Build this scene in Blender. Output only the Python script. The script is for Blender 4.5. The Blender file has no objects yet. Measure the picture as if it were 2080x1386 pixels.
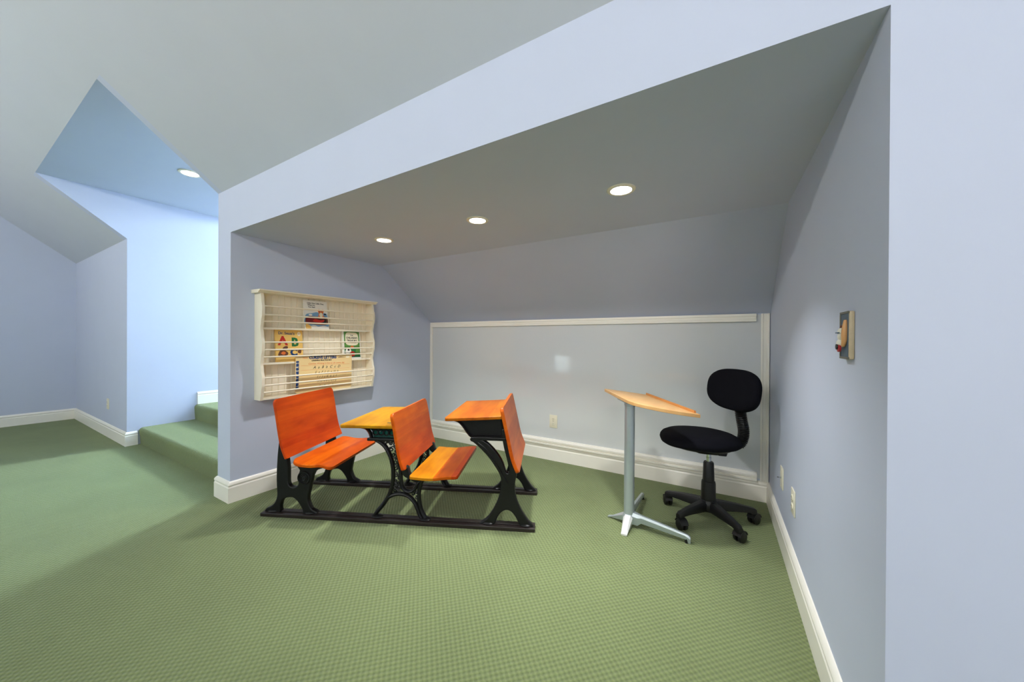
import bpy, bmesh, math, random
from mathutils import Vector, Matrix
random.seed(7)
S = bpy.context.scene
COL = S.collection
PI = math.pi

# ------------------------------------------------------------------ camera, light, exposure
CAM_H = 1.08
def make_camera():
    f_px, yaw, pitch, roll = 703.8, math.radians(30.6285), math.radians(-0.18), math.radians(0.3045)
    F = Vector((-math.sin(yaw) * math.cos(pitch), math.cos(yaw) * math.cos(pitch), math.sin(pitch)))
    R = Vector((math.cos(yaw), math.sin(yaw), 0)); U = R.cross(F)
    R2 = R * math.cos(roll) + U * math.sin(roll); U2 = -R * math.sin(roll) + U * math.cos(roll)
    c = bpy.data.cameras.new('camera'); c.sensor_width = 36; c.lens = f_px / 2080 * 36; c.clip_start = .02
    o = bpy.data.objects.new('camera', c); COL.objects.link(o)
    m = Matrix((R2, U2, -F)).transposed().to_4x4(); m.translation = Vector((0, 0, CAM_H))
    o.matrix_world = m; S.camera = o
make_camera()
w = bpy.data.worlds.new('world'); S.world = w; w.use_nodes = True
w.node_tree.nodes['Background'].inputs[0].default_value = (.55, .68, .9, 1)
w.node_tree.nodes['Background'].inputs[1].default_value = .6
S.view_settings.view_transform = 'Standard'; S.view_settings.look = 'None'
S.view_settings.gamma = 1; S.view_settings.use_curve_mapping = False
S.view_settings.exposure = 0.0
ALCOVE_W, ADDED_MAIN, STAIR_WIN, LOW_WIN, STAIR_W, ADDED_SIDE = 8.4, 41.0, 265.0, 5.0, 2.0, 8.3
ADDED_LAND = 8.0
ALCOVE_COL, MAIN_COL, DAY_COL, SIDE_COL = (.96, .98, .99), (1, .98, .88), (.77, .93, 1), (1, .96, .94)
try:
    S.cycles.max_bounces = 10; S.cycles.diffuse_bounces = 7; S.cycles.use_denoising = True
    S.cycles.sample_clamp_indirect = 6
except Exception: pass

# ------------------------------------------------------------------ dimensions of the room
YB, YF, XL, XP, XR = 2.871, 1.016, -2.751, -2.94, .305
ZC, YC, ZS, ZT = 1.778, 2.21, 1.268, 2.068
XB, XW, YO, ZO = -5.06, -7.37, .475, 2.502
XE, YK, ZH = 2.6, -2.6, 3.2            # right end, rear wall, flat upper ceiling
SL = (ZO - ZT) / (YF - YO)
YR = YF - (ZH - ZT) / SL              # where the slope meets the flat upper ceiling
def zslope(y): return ZT + SL * (YF - y)

# ------------------------------------------------------------------ helpers
def link(o, parent=None):
    COL.objects.link(o)
    if parent: o.parent = parent
    return o
def tag(o, label=None, cat=None, group=None, kind=None):
    for k, v in (('label', label), ('category', cat), ('group', group), ('kind', kind)):
        if v: o[k] = v
    return o
def thing(name, label, cat, loc=(0, 0, 0), rz=0, group=None, mat=None):
    o = bpy.data.objects.new(name, None); o.empty_display_size = .05
    if mat is not None: o.matrix_world = mat
    else: o.location = loc; o.rotation_euler = (0, 0, rz)
    return tag(link(o), label, cat, group)
def part_empty(name, parent):
    o = bpy.data.objects.new(name, None); o.empty_display_size = .02
    return link(o, parent)
def obj(name, bm, mat, parent=None, smooth=False, angle=35):
    me = bpy.data.meshes.new(name)
    bmesh.ops.recalc_face_normals(bm, faces=bm.faces)
    bm.to_mesh(me); bm.free()
    return fin(name, me, mat, parent, smooth, angle)
def fin(name, me, mat, parent=None, smooth=False, angle=35):
    if mat is not None: me.materials.append(mat)
    if smooth:
        me.polygons.foreach_set('use_smooth', [True] * len(me.polygons))
        try: me.set_sharp_from_angle(angle=math.radians(angle))
        except Exception: pass
    return link(bpy.data.objects.new(name, me), parent)
def add_box(bm, x0, x1, y0, y1, z0, z1, M=None, bev=0):
    vs = [bm.verts.new((x, y, z)) for x in (x0, x1) for y in (y0, y1) for z in (z0, z1)]
    fs = [bm.faces.new([vs[i] for i in q]) for q in ((0, 1, 3, 2), (4, 6, 7, 5), (0, 4, 5, 1), (2, 3, 7, 6), (0, 2, 6, 4), (1, 5, 7, 3))]
    if bev:
        es = list({e for f in fs for e in f.edges})
        r = bmesh.ops.bevel(bm, geom=es, offset=bev, segments=2, affect='EDGES', profile=.5)
        vs = list({v for f in r['faces'] for v in f.verts} | {v for v in vs if v.is_valid})
    if M is not None: bmesh.ops.transform(bm, matrix=M, verts=[v for v in vs if v.is_valid])
    return vs
def box(name, dims, mat, parent=None, bev=0, M=None, smooth=False):
    bm = bmesh.new(); add_box(bm, *dims, M=M, bev=bev); return obj(name, bm, mat, parent, smooth)
AX = {'x': lambda a, b, t: (t, a, b), 'y': lambda a, b, t: (a, t, b), 'z': lambda a, b, t: (a, b, t)}
def add_prism(bm, poly, axis, t0, t1):
    f = AX[axis]
    a = [bm.verts.new(f(p, q, t0)) for p, q in poly]; b = [bm.verts.new(f(p, q, t1)) for p, q in poly]
    n = len(poly)
    bm.faces.new(a); bm.faces.new(b[::-1])
    for i in range(n): bm.faces.new((a[i], b[i], b[(i + 1) % n], a[(i + 1) % n]))
    return a + b
def prism(name, poly, axis, t0, t1, mat, parent=None, smooth=False, angle=35):
    bm = bmesh.new(); add_prism(bm, poly, axis, t0, t1); return obj(name, bm, mat, parent, smooth, angle)
def catmull(pts, n=6, closed=False):
    P = [Vector(p) for p in pts]; out = []; N = len(P)
    rng = range(N if closed else N - 1)
    for i in rng:
        g = (lambda k: P[k % N]) if closed else (lambda k: P[min(max(k, 0), N - 1)])
        p0, p1, p2, p3 = g(i - 1), g(i), g(i + 1), g(i + 2)
        for j in range(n):
            t = j / n
            out.append(.5 * ((2 * p1) + (p2 - p0) * t + (2 * p0 - 5 * p1 + 4 * p2 - p3) * t * t + (3 * p1 - p0 - 3 * p2 + p3) * t ** 3))
    if not closed: out.append(P[-1])
    return out
def add_tube(bm, pts, r, seg=8, closed=False, flat=None, caps=True):
    """round (or flattened) bar along pts; r a number or a list"""
    P = [Vector(p) for p in pts]; n = len(P); rings = []
    up = None
    for i in range(n):
        a = P[(i - 1) % n] if closed else P[max(i - 1, 0)]; b = P[(i + 1) % n] if closed else P[min(i + 1, n - 1)]
        t = (b - a).normalized()
        if up is None:
            up = Vector((0, 0, 1)) if abs(t.z) < .9 else Vector((0, 1, 0))
            if flat: up = Vector(flat)
        if flat: up = Vector(flat)
        s = t.cross(up)
        if s.length < 1e-6: s = t.orthogonal()
        s.normalize(); u2 = s.cross(t).normalized()
        if not flat: up = u2
        rr = r[i] if isinstance(r, list) else r
        ra, rb = rr if isinstance(rr, (list, tuple)) else (rr, rr)
        rings.append([bm.verts.new(P[i] + s * math.cos(k * 2 * PI / seg) * ra + u2 * math.sin(k * 2 * PI / seg) * rb) for k in range(seg)])
    m = n if closed else n - 1
    for i in range(m):
        A, B = rings[i], rings[(i + 1) % n]
        for k in range(seg): bm.faces.new((A[k], A[(k + 1) % seg], B[(k + 1) % seg], B[k]))
    if caps and not closed: bm.faces.new(rings[0]); bm.faces.new(rings[-1][::-1])
def tube(name, pts, r, mat, parent=None, seg=8, closed=False, flat=None):
    bm = bmesh.new(); add_tube(bm, pts, r, seg, closed, flat); return obj(name, bm, mat, parent, True, 50)
def add_lathe(bm, prof, seg=24, M=None, sx=1, sy=1):
    rings = []; allv = []
    for r, z in prof:
        if r < 1e-6: rings.append([bm.verts.new((0, 0, z))])
        else: rings.append([bm.verts.new((r * sx * math.cos(k * 2 * PI / seg), r * sy * math.sin(k * 2 * PI / seg), z)) for k in range(seg)])
        allv += rings[-1]
    for A, B in zip(rings, rings[1:]):
        for k in range(seg):
            k2 = (k + 1) % seg
            if len(A) == 1 and len(B) == 1: continue
            if len(A) == 1: bm.faces.new((A[0], B[k2], B[k]))
            elif len(B) == 1: bm.faces.new((A[k], A[k2], B[0]))
            else: bm.faces.new((A[k], A[k2], B[k2], B[k]))
    for ring, rev in ((rings[0], True), (rings[-1], False)):
        if len(ring) > 1: bm.faces.new(ring[::-1] if rev else ring)
    if M is not None: bmesh.ops.transform(bm, matrix=M, verts=allv)
    return allv
def lathe(name, prof, mat, parent=None, seg=24, M=None, sx=1, sy=1, angle=35):
    bm = bmesh.new(); add_lathe(bm, prof, seg, M, sx, sy); return obj(name, bm, mat, parent, True, angle)
def outline(name, loops, half, bevel, mat, parent, plane_v=0.0):
    """casting cut from a closed outline in (u, z), holes allowed, thickness along v"""
    cu = bpy.data.curves.new('tmp', 'CURVE'); cu.dimensions = '2D'; cu.fill_mode = 'BOTH'
    cu.extrude = half - bevel; cu.bevel_depth = bevel; cu.bevel_resolution = 2
    for lp in loops:
        sp = cu.splines.new('POLY'); sp.points.add(len(lp) - 1); sp.use_cyclic_u = True
        for p, q in zip(sp.points, lp): p.co = (q[0], q[1], 0, 1)
    t = bpy.data.objects.new('tmp', cu); COL.objects.link(t)
    bpy.context.view_layer.update()
    me = bpy.data.meshes.new_from_object(t.evaluated_get(bpy.context.evaluated_depsgraph_get()))
    bpy.data.objects.remove(t)
    me.transform(Matrix(((1, 0, 0, 0), (0, 0, -1, plane_v), (0, 1, 0, 0), (0, 0, 0, 1))))
    me.materials.clear(); me.name = name
    return fin(name, me, mat, parent, True, 40)
def text_mesh(name, body, size, M, mat, parent, extrude=.0004, align='CENTER', sx=1, shear=0, bold=0):
    cu = bpy.data.curves.new('tmp', 'FONT'); cu.body = body; cu.size = size; cu.extrude = extrude; cu.shear = shear
    cu.align_x = align; cu.align_y = 'CENTER'; cu.resolution_u = 2; cu.offset = bold
    t = bpy.data.objects.new('tmp', cu); COL.objects.link(t)
    bpy.context.view_layer.update()
    me = bpy.data.meshes.new_from_object(t.evaluated_get(bpy.context.evaluated_depsgraph_get()))
    bpy.data.objects.remove(t)
    me.transform(M @ Matrix.Diagonal((sx, 1, 1, 1))); me.materials.clear(); me.name = name
    return fin(name, me, mat, parent)
def struct(o): return tag(o, kind='structure')

# ------------------------------------------------------------------ materials
def new_mat(name):
    m = bpy.data.materials.new(name); m.use_nodes = True
    return m, m.node_tree, m.node_tree.nodes['Principled BSDF']
def srgb(r, g, b):
    f = lambda c: (c / 255 / 12.92) if c / 255 <= .04045 else ((c / 255 + .055) / 1.055) ** 2.4
    return (f(r), f(g), f(b), 1)
def plain(name, col, rough=.5, metal=0, coat=0, noise=0, nscale=30, bump=0, emit=0, spec=.5, trans=0):
    m, nt, b = new_mat(name)
    b.inputs['Base Color'].default_value = col; b.inputs['Roughness'].default_value = rough
    b.inputs['Metallic'].default_value = metal; b.inputs['Coat Weight'].default_value = coat
    b.inputs['Specular IOR Level'].default_value = spec; b.inputs['Transmission Weight'].default_value = trans
    b.inputs['Coat Roughness'].default_value = .12
    if emit: b.inputs['Emission Color'].default_value = col; b.inputs['Emission Strength'].default_value = emit
    if noise or bump:
        tc = nt.nodes.new('ShaderNodeTexCoord'); n = nt.nodes.new('ShaderNodeTexNoise'); n.inputs['Scale'].default_value = nscale
        n.inputs['Detail'].default_value = 4; nt.links.new(tc.outputs['Object'], n.inputs['Vector'])
        if noise:
            r = nt.nodes.new('ShaderNodeValToRGB'); r.color_ramp.elements[0].position = .3; r.color_ramp.elements[1].position = .7
            r.color_ramp.elements[0].color = tuple(c * (1 - noise) for c in col[:3]) + (1,)
            r.color_ramp.elements[1].color = tuple(min(1, c * (1 + noise)) for c in col[:3]) + (1,)
            nt.links.new(n.outputs['Fac'], r.inputs['Fac']); nt.links.new(r.outputs['Color'], b.inputs['Base Color'])
        if bump:
            bp = nt.nodes.new('ShaderNodeBump'); bp.inputs['Strength'].default_value = bump; bp.inputs['Distance'].default_value = .002
            nt.links.new(n.outputs['Fac'], bp.inputs['Height']); nt.links.new(bp.outputs['Normal'], b.inputs['Normal'])
    return m
def carpet():
    m, nt, b = new_mat('green_loop_carpet'); N = nt.nodes.new; L = nt.links.new
    tc = N('ShaderNodeTexCoord'); sep = N('ShaderNodeSeparateXYZ'); L(tc.outputs['Object'], sep.inputs[0])
    nz = N('ShaderNodeTexNoise'); nz.inputs['Scale'].default_value = 120; nz.inputs['Detail'].default_value = 2
    L(tc.outputs['Object'], nz.inputs['Vector'])
    def mth(op, a, bb=None):
        n = N('ShaderNodeMath'); n.operation = op
        for i, v in enumerate((a, bb)):
            if v is None: continue
            if isinstance(v, (int, float)): n.inputs[i].default_value = v
            else: L(v, n.inputs[i])
        return n.outputs[0]
    jit = mth('MULTIPLY', mth('SUBTRACT', nz.outputs['Fac'], .5), 1.8)
    k = 2 * PI / .0235
    yz = mth('ADD', sep.outputs['Y'], sep.outputs['Z'])
    sx = mth('SINE', mth('ADD', mth('MULTIPLY', sep.outputs['X'], k), jit))
    sy = mth('SINE', mth('ADD', mth('MULTIPLY', yz, k), jit))
    pr = mth('MULTIPLY', sx, sy)                      # checker of raised loops
    h = mth('ADD', mth('MULTIPLY', pr, .5), .5)
    fz = N('ShaderNodeTexNoise'); fz.inputs['Scale'].default_value = 900; fz.inputs['Detail'].default_value = 2; L(tc.outputs['Object'], fz.inputs['Vector'])
    hh = mth('ADD', h, mth('MULTIPLY', fz.outputs['Fac'], .35))
    bp = N('ShaderNodeBump'); bp.inputs['Strength'].default_value = .9; bp.inputs['Distance'].default_value = .005
    L(hh, bp.inputs['Height']); L(bp.outputs['Normal'], b.inputs['Normal'])
    big = N('ShaderNodeTexNoise'); big.inputs['Scale'].default_value = 2.2; big.inputs['Detail'].default_value = 3; L(tc.outputs['Object'], big.inputs['Vector'])
    r = N('ShaderNodeValToRGB'); r.color_ramp.elements[0].color = srgb(101, 114, 72); r.color_ramp.elements[1].color = srgb(148, 161, 108)
    L(mth('ADD', mth('MULTIPLY', hh, .7), .05), r.inputs['Fac'])
    mx = N('ShaderNodeMix'); mx.data_type = 'RGBA'; mx.blend_type = 'MULTIPLY'; mx.inputs['Factor'].default_value = .25
    L(r.outputs['Color'], mx.inputs[6]); L(big.outputs['Fac'], mx.inputs[7]); L(mx.outputs[2], b.inputs['Base Color'])
    b.inputs['Roughness'].default_value = .95; b.inputs['Specular IOR Level'].default_value = .15
    b.inputs['Sheen Weight'].default_value = .15
    return m
def wood(name, dark, light, axis='Y', rough=.4, coat=.05, scale=9, mottle=1.0):
    """varnished wood; the board's own tone comes from the object colour"""
    m, nt, b = new_mat(name); N = nt.nodes.new; L = nt.links.new
    tc = N('ShaderNodeTexCoord'); mp = N('ShaderNodeMapping'); L(tc.outputs['Object'], mp.inputs['Vector'])
    mp.inputs['Scale'].default_value = (scale * 3, scale * .35, scale * 3) if axis == 'Y' else (scale * .35, scale * 3, scale * 3)
    n = N('ShaderNodeTexNoise'); n.inputs['Scale'].default_value = 1; n.inputs['Detail'].default_value = 6; n.inputs['Distortion'].default_value = .6
    L(mp.outputs[0], n.inputs['Vector'])
    r = N('ShaderNodeValToRGB'); r.color_ramp.elements[0].position = .25; r.color_ramp.elements[1].position = .75
    r.color_ramp.elements[0].color = dark; r.color_ramp.elements[1].color = light
    L(n.outputs['Fac'], r.inputs['Fac'])
    oi = N('ShaderNodeObjectInfo'); mx = N('ShaderNodeMix'); mx.data_type = 'RGBA'; mx.blend_type = 'MULTIPLY'; mx.inputs['Factor'].default_value = 1
    L(r.outputs['Color'], mx.inputs[6]); L(oi.outputs['Color'], mx.inputs[7])
    bn = N('ShaderNodeTexNoise'); bn.inputs['Scale'].default_value = 7; bn.inputs['Detail'].default_value = 3; mp2 = N('ShaderNodeMapping'); mp2.inputs['Scale'].default_value = (1.6, .7, 1.6)
    L(tc.outputs['Object'], mp2.inputs['Vector']); L(mp2.outputs[0], bn.inputs['Vector'])
    r2 = N('ShaderNodeValToRGB'); r2.color_ramp.elements[0].position = .34; r2.color_ramp.elements[1].position = .66
    r2.color_ramp.elements[0].color = (.80, .66, .6, 1); r2.color_ramp.elements[1].color = (1, 1, 1, 1)
    e = r2.color_ramp.elements.new(.5); e.color = (.94, .84, .8, 1)
    L(bn.outputs['Fac'], r2.inputs['Fac'])
    m2 = N('ShaderNodeMix'); m2.data_type = 'RGBA'; m2.blend_type = 'MULTIPLY'; m2.inputs['Factor'].default_value = mottle
    L(mx.outputs[2], m2.inputs[6]); L(r2.outputs['Color'], m2.inputs[7]); L(m2.outputs[2], b.inputs['Base Color'])
    b.inputs['Roughness'].default_value = rough; b.inputs['Coat Weight'].default_value = coat; b.inputs['Coat Roughness'].default_value = .15; b.inputs['Specular IOR Level'].default_value = .16
    bp = N('ShaderNodeBump'); bp.inputs['Strength'].default_value = .05; L(n.outputs['Fac'], bp.inputs['Height']); L(bp.outputs['Normal'], b.inputs['Normal'])
    return m
M_wall = plain('pale_blue_paint', srgb(197, 204, 223), .55, noise=.012, nscale=3, bump=.03, spec=.3)
M_ceil = plain('ceiling_paint', srgb(202, 206, 214), .6, noise=.012, nscale=3, bump=.03, spec=.25)
M_carpet = carpet()
M_trim = plain('white_gloss_trim', srgb(245, 241, 230), .35, noise=.01, nscale=8)
M_board = plain('whiteboard_laminate', srgb(214, 217, 218), .1, noise=.012, nscale=1.5, spec=.5)
def smudge(m, lo, hi, scale):
    nt = m.node_tree; tc = nt.nodes.new('ShaderNodeTexCoord'); n = nt.nodes.new('ShaderNodeTexNoise'); n.inputs['Scale'].default_value = scale; n.inputs['Detail'].default_value = 5
    r = nt.nodes.new('ShaderNodeMapRange'); r.inputs['From Min'].default_value = .35; r.inputs['From Max'].default_value = .65; r.inputs['To Min'].default_value = lo; r.inputs['To Max'].default_value = hi
    nt.links.new(tc.outputs['Object'], n.inputs['Vector']); nt.links.new(n.outputs['Fac'], r.inputs['Value']); nt.links.new(r.outputs[0], nt.nodes['Principled BSDF'].inputs['Roughness'])
smudge(M_board, .03, .14, 1.6)
M_lens = plain('lamp_lens', (1, 1, .97, 1), .4, emit=12)
M_iron = plain('black_cast_iron', srgb(17, 17, 19), .36, noise=.15, nscale=60, bump=.2, spec=.32)
M_runner = plain('dark_stained_runner', srgb(38, 30, 28), .4, noise=.2, nscale=40, bump=.2)
M_wood = wood('varnished_maple', srgb(206, 176, 140), srgb(236, 216, 190))
M_beech = wood('pale_beech_laminate', srgb(214, 168, 112), srgb(232, 190, 134), rough=.4, coat=.1, scale=5, mottle=.15)
M_white = plain('cream_white_paint', srgb(242, 233, 210), .4, noise=.01, nscale=10)
M_black = plain('black_fabric', srgb(13, 13, 20), .9, bump=.4, nscale=400, spec=.12)
M_plastic = plain('black_plastic', srgb(18, 18, 19), .42, bump=.1, nscale=200, spec=.4)
M_steel = plain('silver_paint', srgb(178, 188, 192), .35, metal=.6, noise=.02)
M_chrome = plain('chrome', srgb(205, 210, 212), .12, metal=1)
M_foot = plain('light_grey_steel', srgb(215, 216, 212), .4, metal=.2)
M_plate = plain('ivory_plastic', srgb(232, 226, 204), .35)
M_slot = plain('dark_slot', srgb(40, 36, 30), .6)
M_day = plain('daylit_pane', (DAY_COL[0], DAY_COL[1], DAY_COL[2], 1), .3, emit=STAIR_WIN)
M_land = plain('added_glow_pane_landing', DAY_COL + (1,), .3, emit=ADDED_LAND)
M_low = plain('daylit_pane_low', DAY_COL + (1,), .3, emit=LOW_WIN)
M_side = plain('added_glow_pane_side', SIDE_COL + (1,), .3, emit=ADDED_SIDE)
M_main = plain('added_glow_pane_transom', MAIN_COL + (1,), .3, emit=ADDED_MAIN)
M_teal = plain('dark_green_enamel', srgb(14, 84, 74), .12, coat=1)

# ------------------------------------------------------------------ the room shell
struct(box('floor', (XW - .1, XE + .1, YK - .1, 4.7, -.1, 0), M_carpet))
# front wall (fascia) with the alcove opening, one continuous face
struct(prism('wall_front', [(XP, 0), (XL, 0), (XL, ZC), (XR, ZC), (XR, 0), (XE, 0), (XE, ZT + .06), (XP, ZT + .06)], 'y', YF, YF + .1, M_wall))
struct(box('wall_left', (XP, XL, YF + .1, 4.7, 0, 3.4), M_wall))
struct(box('wall_right', (XR, XR + .12, YF + .1, YB, 0, ZC + .1), M_wall))
struct(box('wall_back', (XL, XR, YB, YB + .1, 0, ZS + .06), M_wall))
struct(box('ceiling_alcove', (XL, XR, YF + .1, YC, ZC, ZC + .08), M_wall))
struct(prism('ceiling_alcove_slope', [(YC, ZC), (YB, ZS), (YB, ZS + .12), (YC, ZC + .12)], 'x', XL, XR, M_wall))
# sloped main ceiling with the cut-out over the stairs
bm = bmesh.new()
def slab(x0, x1, y0, y1):
    add_prism(bm, [(y0, zslope(y0)), (y1, zslope(y1)), (y1, zslope(y1) + .1), (y0, zslope(y0) + .1)], 'x', x0, x1)
slab(XW, XB - .1, YO, YF); slab(XP + .06, XE, YO, YF); slab(XW, XE, YR, YO)
add_box(bm, XW, XE, YK, YR, ZH, ZH + .1)
struct(obj('ceiling', bm, M_ceil))
struct(prism('wall_stairwell', [(YF, 0), (4.7, 0), (4.7, 3.4), (2.1, 3.4), (2.1, ZO), (YO, ZO), (YF, ZT)], 'x', XB - .1, XB, M_wall))
struct(prism('wall_stairwell_cheek', [(YF, ZT), (YF + .1, ZT + .06), (YF + .1, ZO), (YO, ZO)], 'x', XP, XP + .06, M_wall))
struct(box('ceiling_stairwell', (XB - .1, XP + .06, YO, 2.1, ZO, ZO + .08), M_wall))
struct(box('wall_stairwell_upper', (XB, XP, 2.04, 2.1, ZO + .08, 3.4), M_wall))
struct(box('ceiling_stairwell_upper', (XB - .1, XP + .06, 2.04, 4.7, 3.4, 3.48), M_wall))
struct(box('wall_knee', (XW, XB - .1, YF, YF + .1, 0, ZT + .06), M_wall))
for nm, x0 in (('wall_far_left', XW - .1), ('wall_far_right', XE)):
    struct(prism(nm, [(YF + .1, 0), (YF + .1, ZT), (YR, ZH + .1), (YK, ZH + .1), (YK, 0)], 'x', x0, x0 + .1, M_wall))
# rear: low window, added transoms and fill window; stairwell end: unseen window, added fill
def wall_with_holes(name, x0, x1, z0, z1, holes, y0, y1):
    """holes: (x0, x1, z0, z1); built as vertical strips so that no two pieces overlap"""
    bm = bmesh.new(); xs = sorted({x0, x1} | {h[0] for h in holes} | {h[1] for h in holes})
    for a, b in zip(xs, xs[1:]):
        cuts = sorted((h[2], h[3]) for h in holes if h[0] <= a + 1e-6 and h[1] >= b - 1e-6); z = z0
        for c, d in cuts + [(z1, z1)]:
            if c > z + 1e-6: add_box(bm, a, b, y0, y1, z, c)
            z = d
    return struct(obj(name, bm, M_wall))
YS = 4.6                              # end of the stairwell landing
ZU = 3.4; YU = 2.1                    # upper stair shaft
SW = (-4.82, -4.22, 2.5, 3.25)
SW2 = (-4.9, -3.25, .6, 2.1)
BW = (.95, 2.3, .75, 2.05)
LW = (-3.65, -3.22, .27, .7)
TR = [(-6.5, -5.0, 2.64, 2.84), (-4.3, -2.8, 2.64, 2.84), (-2.1, -.6, 2.64, 2.84), (.1, 1.6, 2.64, 2.84)]
wall_with_holes('wall_stairwell_end', XB, XP, 0, ZU, [SW, SW2], YS, YS + .1)
wall_with_holes('wall_rear', XW, XE, 0, ZH, [LW, BW] + TR, YK - .1, YK)
def window(name, xs, zs, y, side, mat, fr=.03, cross=True):
    """frame, cross bars and a glowing pane; side -1 faces -Y"""
    w_ = bpy.data.objects.new(name, None); link(w_); w_.location = ((xs[0] + xs[1]) / 2, y, zs[0]); struct(w_)
    hw, h = (xs[1] - xs[0]) / 2, zs[1] - zs[0]
    bm = bmesh.new()
    for d in ((-hw, -hw + fr, 0, h), (hw - fr, hw, 0, h), (-hw + fr, hw - fr, 0, fr), (-hw + fr, hw - fr, h - fr, h)):
        add_box(bm, d[0], d[1], 0, .05, d[2], d[3])
    obj('window_frame', bm, M_trim, w_)
    box('muntin', (-.008, .008, .015, .035, fr, h - fr), M_trim, w_)
    if cross: box('muntin', (-hw + fr, hw - fr, .015, .035, h / 2 - .008, h / 2 + .008), M_trim, w_)
    box('pane', (-hw + fr, hw - fr, .02, .025, fr, h - fr), mat, w_)
    if side > 0: w_.rotation_euler = (0, 0, PI)
window('window_1', SW[:2], SW[2:], YS + .02, -1, M_day, .03, False)
window('window_8', SW2[:2], SW2[2:], YS + .02, -1, M_land)  # unseen window added to lift the stairwell ceiling and wall
window('window_7', BW[:2], BW[2:], YK - .02, 1, M_side)  # unseen window added as soft fill for the right part of the fascia
window('window_2', LW[:2], LW[2:], YK - .02, 1, M_low)
for k, q in enumerate(TR): window('window_%d' % (k + 3), q[:2], q[2:], YK - .02, 1, M_main, .015, False)  # unseen transoms, added and sized to light the fascia from behind
# carpeted step and landing
def nosed(y0, y1, z0, z1, r):
    p = [(y1, z0), (y0 + .012, z0), (y0 + .008, z0 + (z1 - z0) * .45)]
    p += [(y0 + r - r * math.cos(t), z1 - r + r * math.sin(t)) for t in [k * PI / 2 / 6 for k in range(7)]]
    return p + [(y1, z1)]
struct(prism('stair_step', nosed(1.10, 1.56, 0, .166, .035), 'x', XB, XP, M_carpet, smooth=True))
struct(prism('stair_landing', nosed(1.535, 4.6, 0, .334, .035), 'x', XB, XP, M_carpet, smooth=True))
# baseboards: moulded profile swept along each wall with mitred corners
BP = [(.0, 0), (.016, 0), (.016, .098), (.0135, .103), (.0125, .107), (.0145, .111), (.0155, .118), (.013, .126), (.008, .133), (.004, .137), (0, .138)]
def baseboards(path, names, z=0.0):
    P = [Vector(p) for p in path]; n = len(P)
    nor = []
    for i in range(n - 1):
        d = (P[i + 1] - P[i]).normalized(); nor.append(Vector((d.y, -d.x)))
    mit = []
    for i in range(n):
        if i == 0: mit.append(nor[0])
        elif i == n - 1: mit.append(nor[-1])
        else:
            m = (nor[i - 1] + nor[i]); mit.append(m / (1 + nor[i - 1].dot(nor[i])))
    for i, nm in enumerate(names):
        bm = bmesh.new(); rows = []
        for k in (i, i + 1):
            rows.append([bm.verts.new((P[k].x + mit[k].x * d, P[k].y + mit[k].y * d, z + h)) for d, h in BP])
        A, B = rows
        for k in range(len(BP) - 1): bm.faces.new((A[k], A[k + 1], B[k + 1], B[k]))
        bm.faces.new(A); bm.faces.new(B[::-1])
        struct(obj(nm, bm, M_trim, None, True, 25))
baseboards([(XP, 1.09), (XP, YF), (XL, YF), (XL, YB), (XR, YB), (XR, YF), (XE, YF)],
           ['baseboard_stair', 'baseboard_pillar', 'baseboard_left', 'baseboard_back', 'baseboard_right', 'baseboard_front'])
baseboards([(XW, YK), (XW, YF), (XB, YF), (XB, 1.09)], ['baseboard_far_left', 'baseboard_knee', 'baseboard_stairwell'])
baseboards([(XB, 1.56), (XB, 4.6)], ['baseboard_landing'], .334)

# ------------------------------------------------------------------ whiteboard wall
wb = thing('whiteboard', 'long glossy whiteboard panel framed in white trim under sloped ceiling', 'whiteboard', (-1.22, YB, .138))
ox, oy, oz = -1.22, YB, .138
def wbox(name, x0, x1, d0, d1, z0, z1, mat, bev=.002): return box(name, (x0 - ox, x1 - ox, -d1, -d0, z0 - oz, z1 - oz), mat, wb, bev)
wbox('panel', XL + .02, .262, .001, .008, .15, 1.262, M_board, 0)
wbox('left_stile', XL + .002, -2.715, .008, .018, .138, 1.266, M_trim)
bm = bmesh.new()
add_prism(bm, [(-.008, 1.266), (-.034, 1.266), (-.036, 1.25), (-.032, 1.246), (-.032, 1.232), (-.036, 1.228), (-.036, 1.214), (-.008, 1.212)], 'x', -2.715, .226)
bmesh.ops.translate(bm, vec=(-ox, 0, -oz), verts=bm.verts); obj('top_track', bm, M_trim, wb)
bm = bmesh.new()
add_prism(bm, [(-.008, .139), (-.034, .139), (-.034, .151), (-.022, .153), (-.022, .164), (-.034, .166), (-.034, .178), (-.024, .182), (-.02, .192), (-.008, .194)], 'x', -2.715, .236)
bmesh.ops.translate(bm, vec=(-ox, 0, -oz), verts=bm.verts); obj('bottom_track', bm, M_trim, wb)
bm = bmesh.new()
add_prism(bm, [(.254, -.002), (.254, -.014), (.262, -.016), (.27, -.012), (.284, -.012), (.29, -.018), (.3, -.018), (.302, -.002)], 'z', .138, 1.266)
bmesh.ops.translate(bm, vec=(-ox, 0, -oz), verts=bm.verts); obj('right_post', bm, M_trim, wb)

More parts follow.
